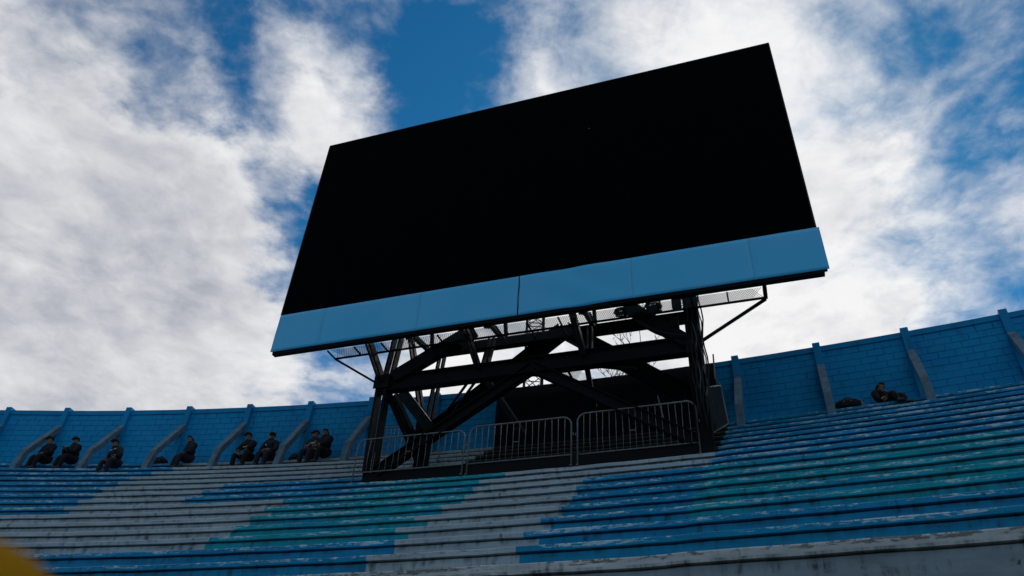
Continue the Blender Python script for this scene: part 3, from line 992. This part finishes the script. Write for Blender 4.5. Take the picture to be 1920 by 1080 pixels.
def person(label, loc, face, lean=0.15, side=0.0, headturn=0.0, nod=0.1, arms='knees', legs='bent', mat='uniform', cap=True, badge=None, group='guards resting at the top of the terrace', drop=0.45):
    """loc: seat point; face: horizontal unit vector the person faces"""
    f = Vector((face.x, face.y, 0)).normalized(); r = f.cross(UZ)
    root = thing('person', label, 'person', loc, group)
    J = {}
    # local (x right, y forward, z up)
    sy, sz = math.sin(lean), math.cos(lean)
    spine = lambda h: Vector((side * h, h * sy, 0.10 + h * sz))
    J['pelvis'] = Vector((0, 0, 0.11)); J['waist'] = spine(0.16); J['chest'] = spine(0.34); J['upch'] = spine(0.46)
    nk = spine(0.55); J['neck'] = nk
    hd = Vector((headturn * 0.05, nod, 1)).normalized()
    J['jaw'] = nk + hd * 0.07 + Vector((0, 0.015, 0)); J['head'] = nk + hd * 0.16 + Vector((0, 0.02, 0)); J['crown'] = nk + hd * 0.235
    for s, nme in ((-1, 'l'), (1, 'r')):
        sh = spine(0.46) + Vector((0.20 * s, 0, 0)); J['sh' + nme] = sh
        hip = Vector((0.10 * s, 0.04, 0.10)); J['hip' + nme] = hip
        if legs == 'bent':
            kn = Vector((0.15 * s, 0.44, 0.13)); an = Vector((0.14 * s, 0.47, -drop + 0.09))
        elif legs == 'stretch':
            kn = Vector((0.12 * s + 0.05, 0.46, 0.08)); an = Vector((0.11 * s + 0.1, 0.78, -drop + 0.10))
        elif legs == 'wide':
            kn = Vector((0.26 * s, 0.40, 0.14)); an = Vector((0.22 * s, 0.42, -drop + 0.09))
        elif legs == 'onelong':
            kn = Vector((0.16 * s, 0.43, 0.13 if s > 0 else 0.06)); an = Vector((0.14 * s, 0.44 if s > 0 else 0.80, -drop + 0.09))
        elif legs == 'drawn':
            kn = Vector((0.13 * s, 0.34, 0.40)); an = Vector((0.12 * s, 0.50, 0.07))
        J['kn' + nme], J['an' + nme] = kn, an
        J['toe' + nme] = an + Vector((0.02 * s, 0.17, -0.05))
        if arms == 'knees':
            el = sh + Vector((0.06 * s, 0.17, -0.23)); wr = kn + Vector((-0.04 * s, -0.05, 0.13))
        elif arms == 'lap':
            el = sh + Vector((0.09 * s, 0.06, -0.27)); wr = Vector((0.05 * s, 0.30, 0.24))
        elif arms == 'phone':
            el = sh + Vector((0.07 * s, 0.12, -0.25)); wr = sh + Vector((-0.12 * s, 0.30, -0.13))
        elif arms == 'akimbo':
            el = sh + Vector((0.20 * s, -0.02, -0.22)); wr = kn + Vector((0.02 * s, -0.1, 0.12))
        elif arms == 'cross':
            el = sh + Vector((0.07 * s, 0.10, -0.25)); wr = spine(0.26) + Vector((-0.07 * s, 0.19, 0.02 * s))
        J['el' + nme], J['wr' + nme] = el, wr
        hv = (wr - el).normalized(); J['ha' + nme] = wr + hv * 0.07
    names = list(J); idx = {n_: i for i, n_ in enumerate(names)}
    rad = {'pelvis': (0.215, 0.175), 'waist': (0.205, 0.175), 'chest': (0.22, 0.185), 'upch': (0.19, 0.16), 'neck': 0.066, 'jaw': 0.080, 'head': 0.110, 'crown': 0.085}
    for nme in 'lr':
        rad.update({'sh' + nme: 0.115, 'el' + nme: 0.082, 'wr' + nme: 0.052, 'ha' + nme: 0.048, 'hip' + nme: 0.14, 'kn' + nme: 0.10, 'an' + nme: 0.075, 'toe' + nme: 0.062})
    E = [('pelvis', 'waist'), ('waist', 'chest'), ('chest', 'upch'), ('upch', 'neck'), ('neck', 'jaw'), ('jaw', 'head'), ('head', 'crown')]
    for nme in 'lr':
        E += [('upch', 'sh' + nme), ('sh' + nme, 'el' + nme), ('el' + nme, 'wr' + nme), ('wr' + nme, 'ha' + nme), ('pelvis', 'hip' + nme), ('hip' + nme, 'kn' + nme), ('kn' + nme, 'an' + nme), ('an' + nme, 'toe' + nme)]
    me = skin_mesh([tuple(J[n_]) for n_ in names], [(idx[a], idx[b]) for a, b in E], [rad[n_] for n_ in names])
    bm = bmesh.new(); bm.from_mesh(me)
    # fingers, nose and ears on the same mesh
    ex = MB()
    for s, nme in ((-1, 'l'), (1, 'r')):
        hv = (J['ha' + nme] - J['wr' + nme]).normalized(); sd_ = hv.cross(Vector((0, 0, 1)))
        sd_ = sd_.normalized() if sd_.length > 0.1 else Vector((1, 0, 0))
        dn = sd_.cross(hv)
        for q, ln in enumerate((0.062, 0.075, 0.072, 0.055)):
            p0 = J['ha' + nme] + sd_ * (0.024 * (q - 1.5)) * 0.9
            p1 = p0 + hv * ln * 0.6; p2 = p1 + hv * ln * 0.35 - dn * 0.02 * (1 if dn.z > 0 else -1)
            ex.tube([p0, p1, p2], [0.0095, 0.009, 0.007], 6)
        p0 = J['wr' + nme] + hv * 0.03 - sd_ * s * 0.03
        ex.tube([p0, p0 + hv * 0.04 - sd_ * s * 0.03, p0 + hv * 0.07 - sd_ * s * 0.03], [0.011, 0.010, 0.008], 6)
    ht = headturn
    fdir = Vector((math.sin(ht), math.cos(ht), -0.05)); fr = Vector((math.cos(ht), -math.sin(ht), 0))
    hc = J['head']
    ex.tube([hc + fdir * 0.085 + UZ * 0.02, hc + fdir * 0.112 - UZ * 0.02, hc + fdir * 0.088 - UZ * 0.03], [0.008, 0.015, 0.010], 6)
    for s in (-1, 1):
        ex.tube([hc + fr * (0.088 * s) + UZ * 0.025, hc + fr * (0.102 * s), hc + fr * (0.088 * s) - UZ * 0.03], [0.012, 0.018, 0.009], 6)
    nb = len(bm.verts)
    nv = [bm.verts.new(v) for v in ex.v]
    for fc in ex.f:
        try:
            bm.faces.new([nv[i] for i in fc])
        except ValueError:
            pass
    R3 = Matrix((r, f, UZ)).transposed()
    for fc in bm.faces:
        c = fc.calc_center_median(); fc.smooth = True; fc.material_index = 0
        if (c - J['neck']).dot(hd) > 0.035:
            fc.material_index = 1
        for nme in 'lr':
            if (c - J['ha' + nme]).length < 0.125 and (c - J['wr' + nme]).dot((J['ha' + nme] - J['wr' + nme]).normalized()) > 0.0:
                fc.material_index = 1
            if min((c - J['toe' + nme]).length, (c - J['an' + nme]).length) < 0.10:
                fc.material_index = 2
    for v in bm.verts:
        v.co = R3 @ v.co + loc
    me2 = bpy.data.meshes.new('body'); bm.to_mesh(me2); bm.free()
    link('body', me2, (M[mat], M['skin'], M['boot']), root)
    T = lambda p: R3 @ p + loc
    # cap or hair
    mb = MB()
    n_r, n_s = 6, 16
    top = J['crown'] + hd * 0.005
    rows_ = []
    for i in range(n_r + 1):
        fr_ = i / n_r
        if cap:
            rad_ = 0.112 * math.sin(math.pi / 2 * min(1, 0.12 + fr_)); hz_ = 0.055 - 0.105 * fr_ * fr_
        else:
            rad_ = 0.104 * math.sin(math.pi / 2 * min(1, 0.1 + fr_ * 1.05)); hz_ = 0.022 - 0.075 * fr_ * fr_
        ring = []
        for k in range(n_s):
            an = 2 * math.pi * k / n_s
            off = fr * (rad_ * math.cos(an)) + Vector((fdir.x, fdir.y, 0)) * (rad_ * 1.08 * math.sin(an))
            if not cap and math.sin(an) < 0.2:
                off = off + hd * (-0.07 * fr_)
            ring.append(len(mb.v)); mb.v.append(tuple(T(top + off + hd * hz_)))
        rows_.append(ring)
    for i in range(n_r):
        for k in range(n_s):
            l = (k + 1) % n_s
            mb.face([rows_[i][k], rows_[i][l], rows_[i + 1][l], rows_[i + 1][k]])
    mb.face(rows_[0][::-1]); mb.face(rows_[-1])
    if cap:
        b0 = len(mb.v); nvz = 8
        for lay in (0, 1):
            for k in range(nvz + 1):
                an = math.pi * (0.12 + 0.76 * k / nvz)
                for q in (0.095, 0.175):
                    y_ = q if q > 0.1 else 0.095
                    off = fr * (0.10 * math.cos(an)) + Vector((fdir.x, fdir.y, 0)) * (y_ * (0.35 + 0.65 * math.sin(an)) * 1.05)
                    mb.v.append(tuple(T(top + off + hd * (-0.045 - 0.012 * lay - (0.02 if q > 0.1 else 0)))))
        st = 2 * (nvz + 1)
        for lay in (0, 1):
            for k in range(nvz):
                q = b0 + lay * st + 2 * k
                mb.face([q, q + 1, q + 3, q + 2] if lay else [q + 2, q + 3, q + 1, q])
        for k in range(nvz):
            mb.face([b0 + 2 * k + 1, b0 + 2 * k + 3, b0 + st + 2 * k + 3, b0 + st + 2 * k + 1])
    mb.build('cap' if cap else 'hair', M['uniform2'], root, smooth=True)
    # badges
    for (kind, sx, h_, mt_) in (badge or ()):
        mb = MB()
        if kind == 'chest':
            p = spine(h_) + Vector((sx, 0.155, 0)); ax = Vector((0.03, 0, 0)); az_ = Vector((0, 0, 0.022)); ay = Vector((0, 0.006, 0))
        elif kind == 'strip':
            p = spine(h_) + Vector((sx, 0.155, 0)); ax = Vector((0.085, 0, 0.0)); az_ = Vector((0, 0, 0.014)); ay = Vector((0, 0.006, 0))
        elif kind == 'arm':
            p = J['sh' + ('l' if sx < 0 else 'r')] + Vector((0.085 * (1 if sx > 0 else -1), 0.06, -0.07)); ax = Vector((0.012, 0.018, 0)); az_ = Vector((0, 0, 0.028)); ay = Vector((0.02, -0.012, 0))
        elif kind == 'shoulder':
            p = spine(0.44) + Vector((sx, 0.125, 0.02)); ax = Vector((0.02, 0, 0)); az_ = Vector((0, -0.008, 0.016)); ay = Vector((0, 0.012, 0.006))
        mb.box(T(p), R3 @ ax, R3 @ ay, R3 @ az_)
        mb.build('badge', M[mt_], root)
    return root


def facing(a, turn):
    tg, ni = frame(a)
    c, s_ = math.cos(turn), math.sin(turn)
    return ni * c + tg * s_


def seat(a, k, back=0.05):
    return P(a, row_r(k) + back, row_z(k) + 0.02)


person('guard in black seated leftmost under a buttress, hands in the lap', seat(11.12, 0), facing(11.1, -0.35), 0.30, 0, 0.25, 0.25, 'lap', 'bent', 'uniform2', True, [('chest', -0.06, 0.30, 'patch')])
person('guard in black leaning sideways with raised hands, second from the left end', seat(12.1, 0), facing(12.1, -0.45), 0.28, 0.12, -0.3, 0.2, 'phone', 'bent', 'uniform2', True, [])
person('guard with white patches across the shoulders, sitting one step lower', seat(14.3, 1), facing(14.3, -0.45), 0.48, 0.0, -0.1, 0.45, 'akimbo', 'wide', 'uniform', True,
       [('shoulder', -0.15, 0.5, 'patch'), ('shoulder', -0.08, 0.5, 'patch'), ('shoulder', 0.06, 0.5, 'patch'), ('shoulder', 0.13, 0.5, 'patch')])
person('bareheaded guard sitting alone with hands in the lap', seat(16.35, 0), facing(16.3, -0.6), 0.30, 0, -0.2, 0.35, 'lap', 'bent', 'uniform', False, [])
person('guard with a yellow chest strip hunched under the buttress', seat(18.45, 0), facing(18.5, -0.3), 0.42, -0.05, 0.3, 0.35, 'knees', 'wide', 'uniform2', True, [('chest', -0.12, 0.33, 'patch'), ('strip', 0.03, 0.32, 'ypatch')])
person('guard in a cap with two white chest badges', seat(19.2, 0), facing(19.3, -0.1), 0.20, 0.08, -0.4, 0.1, 'lap', 'bent', 'uniform', True, [('chest', -0.07, 0.36, 'patch'), ('chest', 0.08, 0.37, 'patch')])
person('guard with a pale chest label, sitting behind his neighbour', seat(20.72, 0), facing(21.0, -0.15), 0.18, 0, 0.5, 0.1, 'cross', 'bent', 'uniform', True, [('strip', -0.02, 0.36, 'patch'), ('chest', 0.10, 0.30, 'patch')])
person('bareheaded guard with an arm badge beside the left barrier', seat(21.2, 0, -0.02), facing(21.5, -0.45), 0.32, 0, -0.4, 0.2, 'knees', 'bent', 'uniform2', False, [('arm', 1, 0.4, 'patch')])
person('dark figure slumped low with knees drawn up right of the scoreboard', seat(37.6, 0, 0.33) - UZ * 0.16, facing(37.7, 0.75), -0.25, 0.05, -0.4, 0.3, 'cross', 'drawn', 'uniform2', False, [], 'people right of the scoreboard')

# ------------------------------------------------------------------ bags and boxes on the top row


def bag(label, loc, tg, ni, w, h, d, name='backpack'):
    root = thing(name, label, 'bag', loc, 'dark bags on the top row')
    mb = MB(); n1, n2 = 14, 8
    for i in range(n2 + 1):
        f = i / n2
        sc = (math.sin(math.pi * min(0.97, 0.10 + f * 0.86))) ** 0.45
        for k in range(n1):
            an = 2 * math.pi * k / n1
            cx, cy = abs(math.cos(an)) ** 0.6 * (1 if math.cos(an) >= 0 else -1), abs(math.sin(an)) ** 0.6 * (1 if math.sin(an) >= 0 else -1)
            bump_ = 1 + 0.10 * mnoise.noise(Vector((cx * 2, cy * 2, f * 3 + w * 9)))
            mb.v.append(tuple(loc + tg * (cx * w / 2 * sc * bump_) + ni * (cy * d / 2 * sc * bump_) + UZ * (h * f * bump_)))
    for i in range(n2):
        for k in range(n1):
            l = (k + 1) % n1
            mb.face([i * n1 + k, i * n1 + l, (i + 1) * n1 + l, (i + 1) * n1 + k])
    mb.face(list(range(n1))[::-1]); mb.face([n2 * n1 + k for k in range(n1)])
    mb.build('pack', M['bag'], root, smooth=True)
    mb = MB(); mb.tube([loc + tg * (w * 0.2 * q) + ni * (d * 0.1) + UZ * (h * 0.96 + 0.06 * (1 - q * q)) for q in (-1, -0.5, 0, 0.5, 1)], 0.012, 6); mb.build('handle', M['bag'], root, smooth=True)
    mb = MB(); mb.box(loc + ni * (d * 0.5) + UZ * (h * 0.42), tg * (w * 0.3), ni * 0.03, UZ * (h * 0.26)); bevel(mb.build('pocket', M['bag'], root), 0.02)
    for s in (-1, 1):
        mb = MB(); mb.box(loc + ni * (d * 0.5 + 0.035) + tg * (w * 0.14 * s) + UZ * (h * 0.55), tg * 0.022, ni * 0.006, UZ * 0.012); mb.build('buckle', M['galv'], root)
    return root


def bag_at(label, a, w, h, d, k=0, back=0.3):
    tg, ni = frame(a)
    return bag(label, P(a, row_r(k) + back, row_z(k) + 0.005), tg, ni, w, h, d)


bag_at('small dark bag behind the second buttress from the barrier', 19.95, 0.42, 0.30, 0.3)
bag_at('dark bag tucked under the buttress left of the lone guard', 15.1, 0.5, 0.32, 0.32)
bag_at('long black bag right of the scoreboard at the foot of the wall', 36.66, 0.66, 0.30, 0.34, 0, 0.17)
tg, ni = frame(36.8)
bx = thing('storage_box', 'small pale blue box behind the long black bag', 'box', P(36.85, R + 0.48, ZTOP + 0.005))
mb = MB(); mb.box(P(36.85, R + 0.48, ZTOP + 0.17), tg * 0.20, ni * 0.13, UZ * 0.165); bevel(mb.build('tub', M['paleblue'], bx), 0.02)
mb = MB(); mb.box(P(36.85, R + 0.48, ZTOP + 0.35), tg * 0.215, ni * 0.145, UZ * 0.018); bevel(mb.build('lid', M['paleblue'], bx), 0.01)

# ------------------------------------------------------------------ lattice mast beyond the stand
mx, my = 1.74, 42.0
mast = thing('lattice_mast', 'slender steel lattice mast seen through the scoreboard legs', 'mast', (mx, my, 0))
HW, HM = 0.66, 38.0
legs_ = [(sx, sy) for sx in (-1, 1) for sy in (-1, 1)]
for sx, sy in legs_:
    mb = MB(); mb.tube([Vector((mx + sx * HW, my + sy * HW, 0)), Vector((mx + sx * HW * 0.8, my + sy * HW * 0.8, HM))], 0.075, 6)
    mb.build('leg', M['steel'], mast)
mb = MB()
nz_ = 36
for i in range(nz_):
    z0_, z1_ = HM * i / nz_, HM * (i + 1) / nz_
    w0, w1 = HW * (1 - 0.2 * i / nz_), HW * (1 - 0.2 * (i + 1) / nz_)
    for (ax_, ay_, bx_, by_) in ((-1, -1, 1, -1), (1, -1, 1, 1), (1, 1, -1, 1), (-1, 1, -1, -1)):
        mb.tube([Vector((mx + ax_ * w0, my + ay_ * w0, z0_)), Vector((mx + bx_ * w1, my + by_ * w1, z1_))], 0.03, 5, cap=False)
        mb.tube([Vector((mx + bx_ * w0, my + by_ * w0, z0_)), Vector((mx + ax_ * w1, my + ay_ * w1, z1_))], 0.03, 5, cap=False)
        mb.tube([Vector((mx + ax_ * w0, my + ay_ * w0, z0_)), Vector((mx + bx_ * w0, my + by_ * w0, z0_))], 0.035, 5, cap=False)
mb.build('lacing', M['steel'], mast)
mb = MB(); mb.tube([Vector((mx, my, HM)), Vector((mx, my, HM + 2.5))], 0.03, 6); mb.build('antenna', M['steel'], mast)

# ------------------------------------------------------------------ bare tree beyond the wall
TX, TY = 5.25, 26.0
tree = thing('bare_tree', 'nearly leafless tree with thin twigs beyond the wall', 'tree', (TX, TY, 0))
rt_ = random.Random(5)
tr, cr, lf = MB(), MB(), MB()


def grow(p, d, length, r, lvl, mbx):
    n_ = 5; pts = [p]; rs = [r]
    for i in range(n_):
        d = (d + Vector((rt_.uniform(-1, 1), rt_.uniform(-1, 1), rt_.uniform(-0.5, 0.9))) * 0.13).normalized()
        p = p + d * (length / n_); pts.append(p); rs.append(r * (1 - 0.55 * (i + 1) / n_))
    mbx.tube(pts, rs, 6 if lvl < 2 else 4, cap=False)
    if lvl >= 4:
        if rt_.random() < 0.16:
            for _ in range(5):
                c = p + Vector((rt_.gauss(0, .07), rt_.gauss(0, .07), rt_.gauss(0, .07))); s = rt_.uniform(0.03, 0.055)
                a1 = Vector((rt_.gauss(0, 1), rt_.gauss(0, 1), rt_.gauss(0, 1))).normalized(); a2 = a1.orthogonal().normalized()
                b0 = len(lf.v)
                for q in (-a1 * s, a2 * s * 0.45, a1 * s, -a2 * s * 0.45):
                    lf.v.append(tuple(c + q))
                lf.face([b0, b0 + 1, b0 + 2, b0 + 3])
        return
    for i in range(3 if lvl < 3 else 4):
        j = rt_.randint(2, n_)
        q = pts[j]
        ax = Vector((rt_.uniform(-1, 1), rt_.uniform(-1, 1), rt_.uniform(0.1, 0.9))).normalized()
        grow(q, (d * 0.9 + ax * 0.75).normalized(), length * rt_.uniform(0.5, 0.68), max(rs[j] * 0.6, 0.012), lvl + 1, cr)


tp = [Vector((TX, TY, 0)), Vector((TX + 0.1, TY, 5)), Vector((TX - 0.05, TY + 0.1, 10.5)), Vector((TX, TY, 15.6))]
tr.tube(tp, [0.24, 0.19, 0.14, 0.10], 10)
tr.build('trunk', M['bark'], tree, smooth=True)
for i in range(5):
    an = 2 * math.pi * i / 5 + 0.3
    grow(tp[3] - UZ * (0.35 * i), Vector((math.cos(an) * 0.45, math.sin(an) * 0.45, 1)).normalized(), 1.9, 0.05, 1, cr)
grow(tp[3], UZ.copy(), 3.0, 0.07, 1, cr)
crown = cr.build('crown', M['bark'], tree)
if lf.v:
    lf.build('leaf_clumps', M['leaf'], crown, kind='stuff')

# ------------------------------------------------------------------ rounded yellow pole close to the camera
pc = Vector((-0.237, 0.359, 1.655))
PR = 0.047
post = thing('yellow_pole', 'blurred dull yellow pole end close by in the bottom left corner', 'pole', (pc.x, pc.y, 0))
mb = MB(); prof = [(PR, 0.12)] + [(PR, 0.12 + (pc.z - 0.12) * i / 6) for i in range(1, 7)]
for i in range(1, 9):
    an = math.pi / 2 * i / 8.2
    prof.append((PR * math.cos(an), pc.z + PR * math.sin(an)))
mb.lathe(prof, 40, Vector((pc.x, pc.y, 0))); mb.build('shaft', M['yellow'], post, smooth=True)
mb = MB(); mb.lathe([(PR * 1.5, 0.0), (PR * 1.5, 0.03), (PR * 1.1, 0.05), (PR * 1.02, 0.12)], 32, Vector((pc.x, pc.y, 0))); mb.build('base', M['steel'], post)
mb = MB(); mb.lathe([(PR + 0.003, pc.z - 0.45), (PR + 0.006, pc.z - 0.44), (PR + 0.006, pc.z - 0.37), (PR + 0.003, pc.z - 0.36)], 40, Vector((pc.x, pc.y, 0))); mb.build('band', M['patch'], post, smooth=True)
